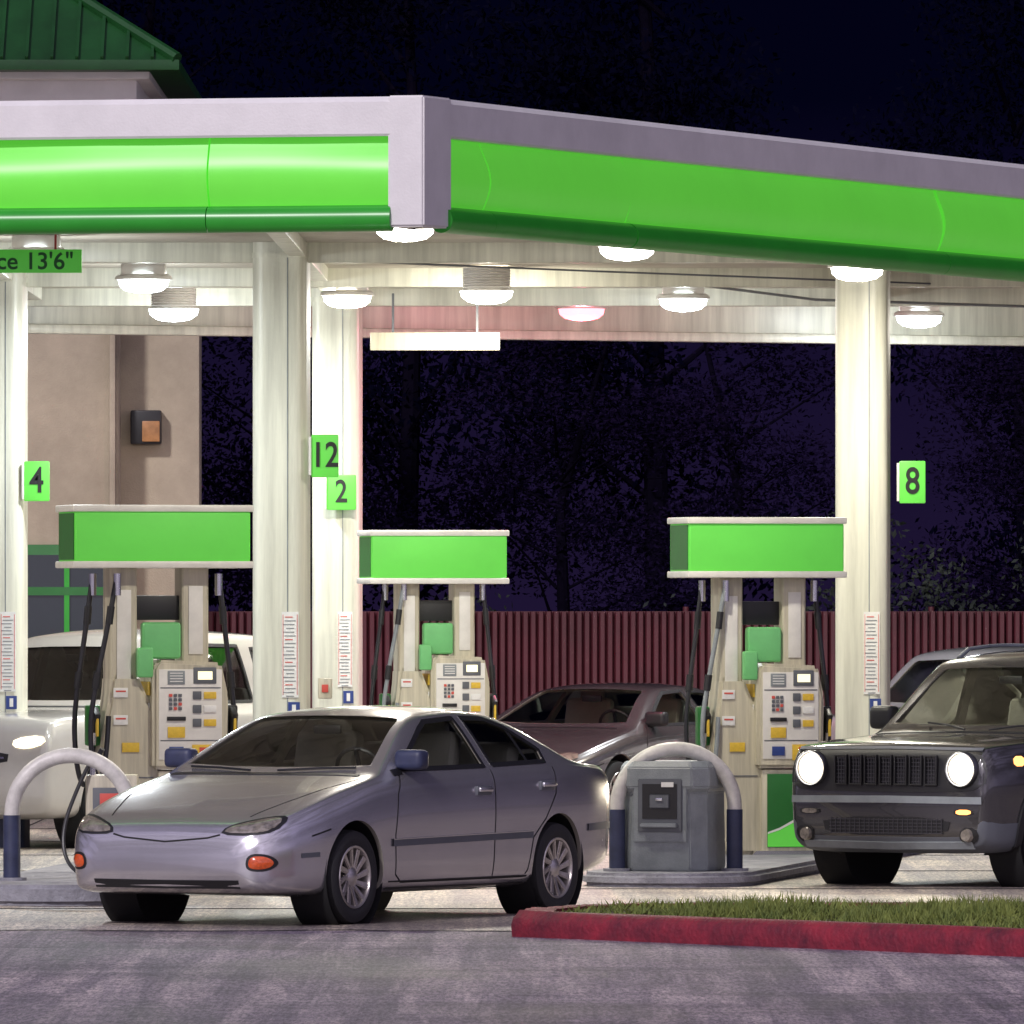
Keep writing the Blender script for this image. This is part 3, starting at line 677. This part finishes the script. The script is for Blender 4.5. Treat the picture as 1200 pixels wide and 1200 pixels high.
    for sx in (-.44,.52):
        b.box((sx,-.04,.98),(.09,.13,.30),'dgreen' if sx<0 else 'black',bev=.02); b.box((sx,-.14,1.02),(.045,.12,.16),'black',rot=(.5,0,0),bev=.015); b.cyl((sx,-.16,1.08),(sx,-.10,.84),.014,'metal')
        b.box((sx,-.2,.98),(.02,.03,.16),'yellow',bev=.008)
    b.done('hoses',R)
    return R
pump(-2.62,75.0,.14,math.radians(14),hosecol='hose',sc=1.07,up=.06)
pump(1.87,78.2,.10,math.radians(14),hosecol='gplastic',up=.04)
pump(-.68,88.0,.12,math.radians(12),hosecol='gplastic',sc=.97)

# ---------------------------------------------------------------- canopy
R=root('station_canopy')
C0=Vector((-.63,66.0)); Pl=Vector((-9,67.9)); Pr=Vector((14.1,99.9))
def seg_profile(A,Bp,prof,mt,b,t0=0,t1=1,gap=0,wob=0):
    d=(Bp-A); Ln=d.length; d.normalize(); n=Vector((d.y,-d.x))
    i=b.mi(mt); m=len(prof); K=1 if not wob else 10; rs=[]
    s0=Ln*t0+gap; s1=Ln*t1-gap; ph=rng.uniform(0,6,3)
    for k in range(K+1):
        s=s0+(s1-s0)*k/K; p=A+d*s; row=[]
        for (o,z) in prof:
            e=wob*(math.sin(s*2.3+ph[0])*math.sin(z*7+ph[1])+.6*math.sin(s*5.1+ph[2])) if o>-.04 else 0
            row.append(b.bm.verts.new((p.x+n.x*(o+e),p.y+n.y*(o+e),z)))
        rs.append(row)
    for r0,r1 in zip(rs[:-1],rs[1:]):
        for k in range(m):
            f=b.bm.faces.new([r0[k],r0[(k+1)%m],r1[(k+1)%m],r1[k]]); f.material_index=i; f.smooth=True
    for rr in (rs[0],rs[-1]): f=b.bm.faces.new(rr); f.material_index=i
pan=[(-.05,4.50)]+[(.05*math.sin(a)-.015*math.cos(a*2)+.02,4.50+.52*(a/math.pi)) for a in np.linspace(0,math.pi,14)]+[(-.05,5.02)]
tube=[(.05+.082*math.cos(a),4.487+.086*math.sin(a)) for a in np.linspace(0,2*math.pi,21)[:-1]]
capp=[(-.08,5.02),(.09,5.015),(.10,5.03),(.10,5.235),(.07,5.27),(-.08,5.27)]
inner=[(-.06,4.44),(-.06,5.2),(-.12,5.2),(-.12,4.44)]
def face(A,Bp,joints):
    b=B()
    for k in range(len(joints)-1): seg_profile(A,Bp,pan,'green',b,joints[k],joints[k+1],.007,.008)
    b.done('green_panels',R,ang=50)
    b=B(); 
    for k in range(0,len(joints)-1,1): seg_profile(A,Bp,tube,'green2',b,joints[k],joints[k+1],.003,.005)
    b.done('green_bullnose',R,ang=60)
    b=B(); seg_profile(A,Bp,capp,'cap',b,0,1); b.done('top_cap',R,ang=30)
    b=B(); seg_profile(A,Bp,inner,'dgreen',b,.0,1); b.done('fascia_back',R,ang=30)
dl=(C0-Pl); dr=(Pr-C0)
face(Pl,C0+(Pl-C0).normalized()*.13,[0,.2,.43,.855,1])
face(C0+dr.normalized()*.30,Pr,[0,.02,.085,.245,.40,.55,.7,.85,1])
b=B()
dln=(Pl-C0).normalized(); drn=dr.normalized()
nl=Vector((dl.normalized().y,-dl.normalized().x)); nr=Vector((drn.y,-drn.x))
o=.105
def isect(p,d,q,e):
    k=((q.x-p.x)*e.y-(q.y-p.y)*e.x)/(d.x*e.y-d.y*e.x); return p+d*k
cor=isect(C0+nl*o,dln,C0+nr*o,drn)
a=C0+dln*.15+nl*o; c=C0+drn*.36+nr*o
b.prism([tuple(cor),tuple(c),tuple(c-nr*.3),tuple(C0+Vector((0,.5))),tuple(a-nl*.3),tuple(a)],4.43,5.275,'cap',bev=.012)
b.done('corner_post',R,ang=30)
def xr(y): return -.63+(14.73/33.9)*(y-66)-.06
def xl(y):
    v=-9
    if y<67.9: v=max(v,-.63-(y-66)*4.4)
    if y>89.2: v=max(v,(y-93.3)/.47)
    return v
b=B(); y=66.15; k=0
while y<99:
    y2=y+.11
    z0=4.80 if k%2==0 else 4.83
    if xr(y)>xl(y) and xr(y2)>xl(y2):
        b.poly([(xl(y),y,z0),(xr(y),y,z0),(xr(y2),y2,z0),(xl(y2),y2,z0)],'soffit')
        b.poly([(xl(y2),y2,4.80),(xr(y2),y2,4.80),(xr(y2),y2,4.83),(xl(y2),y2,4.83)],'soffit')
    y=y2; k+=1
b.done('soffit',R,ang=0,recalc=False)
b=B(); b.poly([(Pl.x,Pl.y,5.22),(C0.x,C0.y,5.22),(Pr.x,Pr.y,5.22),(-9,89.1,5.22)],'cap'); b.done('canopy_roof',R,ang=0)
b=B()
for y in (71.0,79.1,85.0,90.3):
    x1=xr(y)-.05; x0=-9
    b.box(((x0+x1)/2,y,4.73),(x1-x0,.16,.17),'cream',bev=.01)
for (xa,ya,xb,yb) in ((-1.78,67.5,-1.54,90),(2.3,73.5,3.1,92),(-4.2,68,-4.2,90)):
    L_=math.hypot(xb-xa,yb-ya); b.box(((xa+xb)/2,(ya+yb)/2,4.755),(.14,L_,.13),'cream',rot=(0,0,-math.atan2(xb-xa,yb-ya)),bev=.01)
b.done('beams',R)
b=B(); A=Vector((-9,89.1)); E=Vector((14.1,99.9)); d=E-A; an=math.atan2(d.y,d.x)
mid=(A+E)/2; b.box((mid.x,mid.y,4.82),(d.length,.15,.74),'cream',rot=(0,0,an),bev=.01); 
b.box((mid.x+.05,mid.y-.12,4.47),(d.length,.10,.09),'cream',rot=(0,0,an),bev=.03); b.done('rear_fascia',R)
b=B(); b.box((-.64,85.2,4.20),(1.08,.05,.15),'pumpw',bev=.008); b.box((-.99,85.2,4.40),(.02,.02,.4),'gplastic2',bev=0); b.box((-.29,85.2,4.40),(.02,.02,.4),'gplastic2',bev=0)
b.done('hanging_rail_sign')
b=B()
b.tube([(-1.5,80,4.70),(.6,82,4.68),(2.5,83.5,4.66),(4.2,86,4.68)],.008,'gplastic2',6); b.tube([(1.2,86.5,4.76),(2.6,87.6,4.62),(4.6,89,4.60)],.012,'gplastic',6)
b.done('conduit',R)

def column(x,y,w,ztop,rz):
    R=root('canopy_column',(x,y,0),rz); b=B(); h=w/2; r=.1
    pts=[]
    for sx,sy,a0 in ((1,1,0),(-1,1,90),(-1,-1,180),(1,-1,270)):
        for k in range(7):
            a=math.radians(a0+15*k); pts.append((sx*(h-r)+r*math.cos(a),sy*(h-r)+r*math.sin(a)))
    b.prism(pts,.1,ztop,'cream'); 
    b.prism([(p[0]*1.03,p[1]*1.03) for p in pts],ztop-.12,ztop-.08,'cream'); b.prism([(p[0]*1.08,p[1]*1.08) for p in pts],0,.35,'navy')
    b.done('shaft',R,ang=30)
    b=B()
    b.box((h*.35,-h-.002,2.45),(.008,.004,4.7),'gplastic',bev=0)
    b.done('cladding_seam',R)
    b=B(); cx=h*.45 
    b.box((cx,-h-.006,1.62),(.13,.006,.66),'whitel',bev=0)
    for k in range(22):
        b.box((cx-.01+.01*(k%2),-h-.0105,1.91-k*.029),(.085 if k%3 else .06,.003,.007),'redl' if k%6==0 else 'gplastic',bev=0)
    b.box((cx-.055,-h-.0105,1.62),(.004,.003,.62),'redl',bev=0); b.box((cx+.055,-h-.0105,1.62),(.004,.003,.62),'redl',bev=0)
    b.box((cx+.03,-h-.006,1.20),(.09,.006,.11),'blue',bev=0); b.box((cx+.03,-h-.0105,1.20),(.03,.003,.07),'whitel',bev=0)
    b.done('notice_sheet',R)
column(-1.78,79.1,.42,4.8,math.radians(-6)); column(-1.54,90.3,.42,4.8,math.radians(-6))
column(2.82,82.3,.42,4.8,math.radians(-8)); column(-4.24,84.9,.42,4.8,math.radians(-6))
def numsign(txt,x,y,z,w,h,hs):
    R=root('pump_number_sign',(x,y,z)); b=B(); b.box((0,0,0),(w,.05,h),'psign',bev=.012); b.box((-w/2-.01,.0,0),(.02,.07,h*.9),'white',bev=.003); b.done('panel',R)
    t=text(txt,hs,'black',R,(0,-.028,0),off=.004); t.scale=(.8,1,1)
numsign('4',-3.93,84.7,3.03,.21,.33,.3)
numsign('12',-1.44,78.85,3.15,.21,.33,.27)
numsign('2',-1.50,90.0,3.0,.26,.31,.28)
numsign('8',3.21,82.1,2.99,.21,.34,.3)
Rk=root('clearance_sign',(-3.72,67.75,4.27)); b=B(); b.box((0,0,0),(1.75,.03,.155),'psign',bev=.005)
for sx in (-.7,.7): b.box((sx,0,.13),(.015,.015,.12),'redl',bev=0)
b.done('panel',Rk); text("Clearance 13'6\"",.158,'dgreen',Rk,(.82,-.018,-.005),align='RIGHT',off=.002)
b=B(); b.box((-1.44,78.9,1.36),(.11,.08,.16),'pumpw',bev=.015); b.box((-1.44,78.855,1.36),(.05,.01,.06),'redl',bev=.003); b.done('emergency_stop_box')

def lamp(x,y,kind,glow):
    R=root('canopy_lamp',(x,y,0)); b=B(); 
    if kind==0:
        b.box((0,0,4.74),(.36,.36,.10),'white',bev=.02); b.lathe([(.20,4.70),(.23,4.68),(.235,4.655),(.21,4.65)],'white',n=32)
        b.done('housing',R); b=B(); b.lathe([(.208,4.655),(.195,4.60),(.15,4.565),(.08,4.55),(.001,4.545)],glow,n=24); zl=4.54
    else:
        b.cyl((0,0,4.80),(0,0,4.76),.12,'white')
        prof=[]
        for k in range(9):
            z=4.79-.022*k; prof+=[(.19,z),(.20,z-.011)]
        b.lathe(prof+[(.20,4.60),(.225,4.585)],'white',n=32); b.done('housing',R)
        b=B(); b.lathe([(.22,4.59),(.205,4.54),(.15,4.50),(.08,4.485),(.001,4.48)],glow,n=24); zl=4.475
    b.done('lens',R)
    c={'lampw':(1,.94,.80),'lampc':(.90,.97,1),'lampp':(1,.22,.35)}[glow]
    l=bpy.data.lights.new('lamp_downlight','AREA'); l.shape='DISK'; l.size=.34; l.energy=120; l.color=c
    o=bpy.data.objects.new('lamp_downlight',l); col.objects.link(o); o.parent=R; o.location=(0,0,zl-.01)
    l=bpy.data.lights.new('lamp_sidelight','POINT'); l.shadow_soft_size=.05; l.energy=50; l.color=c
    o=bpy.data.objects.new('lamp_sidelight',l); col.objects.link(o); o.parent=R; o.location=(0,0,zl-.07)
for x,y,k,g in ((-.75,71.8,0,'lampw'),(.85,75.7,0,'lampw'),(2.71,80.4,0,'lampw'),(-3.59,77.3,0,'lampc'),(-3.0,83.4,0,'lampc'),(-2.95,89.3,1,'lampc'),(-1.41,87.6,0,'lampw'),(-.21,84.3,1,'lampw'),(.62,91.3,0,'lampp'),(1.48,88.5,0,'lampc'),(3.72,93.6,0,'lampc'),(-6.3,73.5,0,'lampw'),(5.6,91.5,0,'lampw')):
    lamp(x,y,k,g)

# ---------------------------------------------------------------- fence
R=root('slat_fence')
x=-3.2
b=B()
while x<20:
    w=.075
    b.prism([(x,99.98),(x+.014,99.945),(x+w-.022,99.945),(x+w-.008,99.98)],.03,1.95+random.uniform(-.006,.006),'fence'); x+=w
b.done('slats',R,ang=20)
b=B()
for z in (.3,1.1,1.93): b.box((8.4,100.03,z),(23.4,.05,.05),'fence',bev=0)
b.box((8.4,100.06,.98),(23.3,.01,1.9),'fence',bev=0)
for k in range(10): b.cyl((-3.1+k*2.4,100.12,0),(-3.1+k*2.4,100.12,2.0),.03,'fence',12)
b.done('frame',R)

# ---------------------------------------------------------------- store
R=root('convenience_store'); b=B()
b.box((-9.9,103.5,3.45),(12.2,9,6.9),'stucco',bev=.02); b.box((-3.46,99.8,2.55),(.85,.7,5.1),'stucco',bev=.02)
b.box((-3.86,98.94,3.4),(.06,.10,6.8),'stucco',bev=.02)
b.done('walls',R)
b=B(); b.box((-9.9,103.4,6.96),(12.6,9.9,.24),'cap',bev=.05); b.box((-9.9,101.4,7.13),(12.85,6.3,.14),'cap',bev=.03); b.done('cornice',R)
b=B(); ex0,ex1,ey0,ey1=-16.6,-3.2,97.9,105.9; zE=7.22; rh=3.0; q=4.6; ym=101.9
ridge=[(ex0+q,ym),(ex1-q,ym)]
b.poly([(ex0,ey0,zE),(ex1,ey0,zE),(*ridge[1],zE+rh),(*ridge[0],zE+rh)],'roofg'); b.poly([(ex1,ey0,zE),(ex1,ey1,zE),(*ridge[1],zE+rh)],'roofg')
b.poly([(ex1,ey1,zE),(ex0,ey1,zE),(*ridge[0],zE+rh),(*ridge[1],zE+rh)],'roofg'); b.poly([(ex0,ey1,zE),(ex0,ey0,zE),(*ridge[0],zE+rh)],'roofg')
b.box(((ex0+ex1)/2,(ey0+ey1)/2,zE-.04),(ex1-ex0+.04,ey1-ey0+.04,.10),'roofg',bev=.01)
x=ex0+.2; sl=rh/4.0
while x<ex1:
    dd=min(4.0,(x-ex0)*4.0/q,(ex1-x)*4.0/q)
    b.box((x,ey0+dd/2,zE+dd*sl/2+.02),(.03,math.hypot(dd,dd*sl),.05),'roofg',rot=(math.atan(sl),0,0),bev=0); x+=.24
b.tube([(ex1,ey0,zE+.02),(*ridge[1],zE+rh+.02)],.06,'roofg',8)
b.done('roof',R,ang=20)
b=B()
b.box((-5.1,98.97,1.35),(2.5,.06,2.5),'dgreen',bev=.01)
for k in range(3):
    b.box((-6.0+k*.84,98.93,1.35),(.74,.03,2.3),'store_glass' if k!=1 else 'storelit',bev=0)
b.box((-5.1,98.90,2.15),(2.4,.04,.08),'dgreen',bev=0)
for xx in (-4.75,-4.3): b.box((xx,98.90,1.3),(.05,.03,2.2),'green2',bev=0)
b.done('windows',R)
b=B(); b.box((-3.55,99.35,3.74),(.30,.18,.33),'black',bev=.02); b.box((-3.50,99.25,3.70),(.17,.03,.2),'glow',bev=.01); b.done('wall_lamp',R)

# ---------------------------------------------------------------- trees
def leaves(cs,nl,size,squash=1):
    P=[]
    for (c,r) in cs:
        n=int(nl*r*r); d=rng.normal(size=(n,3)); d/=np.linalg.norm(d,axis=1)[:,None]; rr=r*(rng.random(n)**.45)*(1+.12*rng.normal(size=n))
        P.append(np.array(c)+d*rr[:,None]*np.array([1,1,squash]))
    P=np.concatenate(P); n=len(P)
    a=rng.normal(size=(n,3)); a/=np.linalg.norm(a,axis=1)[:,None]; bb=np.cross(a,rng.normal(size=(n,3))); bb/=np.linalg.norm(bb,axis=1)[:,None]+1e-6
    s=(size*rng.uniform(.6,1.5,n))[:,None]
    V=np.stack([P-a*s,P+bb*s*.45,P+a*s,P-bb*s*.45],1).reshape(-1,3); F=np.arange(4*n).reshape(n,4); return V,F
protos=[]
for q in range(4):
    h=10.0; b=B(); w=2.1
    pts=[Vector((0,0,0)),Vector((rng.normal(0,.1),0,h*.25)),Vector((rng.normal(0,.25),rng.normal(0,.2),h*.55)),Vector((rng.normal(0,.3),0,h*.85))]
    for k in range(3): b.cyl(pts[k],pts[k+1],.14*(1-k*.27),'bark',10,.14*(1-(k+1)*.27))
    cs=[]
    for k in range(30):
        z=h*rng.uniform(.14,1.0); f=math.sin(math.pi*min(1,(z/h*.85+.1)))**.6; a=rng.uniform(0,6.28); rr=w*f*rng.uniform(.2,1)
        c=Vector((rr*math.cos(a),rr*math.sin(a)*.8,z)); cs.append((c,rng.uniform(.6,1.1)))
        b.cyl(Vector((0,0,max(.1,z-rr*.7))),c,.03,'bark',6,.008)
    t=b.done('trunk_and_limbs',None); tm=t.data; bpy.data.objects.remove(t)
    V,F=leaves(cs,900,.040,.8); A_=npmesh('crown',V,F,'leaf'); D_=A_.copy(); D_.materials.clear(); D_.materials.append(M['leaf_shade'])
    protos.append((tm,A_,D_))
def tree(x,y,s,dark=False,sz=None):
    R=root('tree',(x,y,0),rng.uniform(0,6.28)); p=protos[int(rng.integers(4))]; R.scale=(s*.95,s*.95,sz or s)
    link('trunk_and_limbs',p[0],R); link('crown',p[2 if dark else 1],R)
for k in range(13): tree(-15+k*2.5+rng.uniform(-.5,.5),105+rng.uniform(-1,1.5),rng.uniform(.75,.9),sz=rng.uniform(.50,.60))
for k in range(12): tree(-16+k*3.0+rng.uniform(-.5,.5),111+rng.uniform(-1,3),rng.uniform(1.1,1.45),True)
for k in range(15):
    x=-2.2+k*1.15; hh=rng.uniform(1.4,2.0)+(.8 if x>3 else 0)
    R=root('bush',(x,101.6+rng.uniform(-.3,.6),0)); cs=[(Vector((rng.uniform(-.6,.6),rng.uniform(-.4,.4),rng.uniform(.5,hh))),rng.uniform(.35,.6)) for _ in range(10)]
    b=B()
    for c,_ in cs: b.cyl((0,0,0),c,.03,'bark',5,.008)
    b.done('stems',R); V,F=leaves(cs,1000,.036); link('foliage',npmesh('foliage',V,F,'bush'),R)

# ---------------------------------------------------------------- world, light, camera
w=bpy.data.worlds.new('World'); scene.world=w; w.use_nodes=True; nt=w.node_tree; bg=nt.nodes['Background']; L=nt.links
tc=nt.nodes.new('ShaderNodeTexCoord'); sp=nt.nodes.new('ShaderNodeSeparateXYZ'); L.new(tc.outputs['Generated'],sp.inputs[0])
mr=nt.nodes.new('ShaderNodeMapRange'); mr.inputs[1].default_value=-1; mr.inputs[2].default_value=1; L.new(sp.outputs['Y'],mr.inputs[0])
cr=nt.nodes.new('ShaderNodeValToRGB'); e=cr.color_ramp.elements; e[0].position=0; e[0].color=(.60,.53,.68,1); e[1].position=.8; e[1].color=(0,0,0,1)
x_=e.new(.48); x_.color=(.26,.23,.38,1)
L.new(mr.outputs[0],cr.inputs[0])
nz=nt.nodes.new('ShaderNodeTexNoise'); nz.inputs['Scale'].default_value=2.8; nz.inputs['Detail'].default_value=5; mp=nt.nodes.new('ShaderNodeMapping'); mp.inputs['Scale'].default_value=(1,1,4.5); L.new(tc.outputs['Generated'],mp.inputs[0]); L.new(mp.outputs[0],nz.inputs['Vector'])
nr2=nt.nodes.new('ShaderNodeMapRange'); nr2.inputs[1].default_value=.42; nr2.inputs[2].default_value=.60; nr2.inputs[3].default_value=.18; nr2.inputs[4].default_value=2.0; L.new(nz.outputs['Fac'],nr2.inputs[0])
mm=nt.nodes.new('ShaderNodeVectorMath'); mm.operation='SCALE'; L.new(cr.outputs[0],mm.inputs[0]); L.new(nr2.outputs[0],mm.inputs['Scale'])
hr=nt.nodes.new('ShaderNodeMapRange'); hr.inputs[1].default_value=.0; hr.inputs[2].default_value=.050; L.new(sp.outputs['Z'],hr.inputs[0])
hc=nt.nodes.new('ShaderNodeValToRGB'); he=hc.color_ramp.elements; he[0].color=(.012,.007,.030,1); he[1].color=(.0008,.0009,.007,1); m_=he.new(.5); m_.color=(.008,.005,.024,1); L.new(hr.outputs[0],hc.inputs[0])
ad=nt.nodes.new('ShaderNodeVectorMath'); ad.operation='ADD'; L.new(mm.outputs[0],ad.inputs[0]); L.new(hc.outputs[0],ad.inputs[1])
L.new(ad.outputs[0],bg.inputs[0]); bg.inputs[1].default_value=1.0
s=bpy.data.lights.new('fill_sun','SUN'); s.energy=2.1; s.color=(1,.94,.97); s.angle=math.radians(5); so=bpy.data.objects.new('fill_sun_light',s); col.objects.link(so)  # added fill from behind the camera, standing in for unseen street lamps
so.rotation_euler=Vector((.38,.74,-.52)).to_track_quat('-Z','Y').to_euler()
cam=bpy.data.cameras.new('camera'); co=bpy.data.objects.new('camera',cam); col.objects.link(co); co.location=(0,0,1.95); co.rotation_euler=(math.pi/2,0,0)
cam.lens=360; cam.sensor_width=36; cam.shift_y=.0975; cam.clip_start=1; cam.clip_end=3000
scene.camera=co
scene.view_settings.view_transform='Standard'; scene.view_settings.look='None'; scene.view_settings.exposure=0
print('OBJS',len(bpy.data.objects))
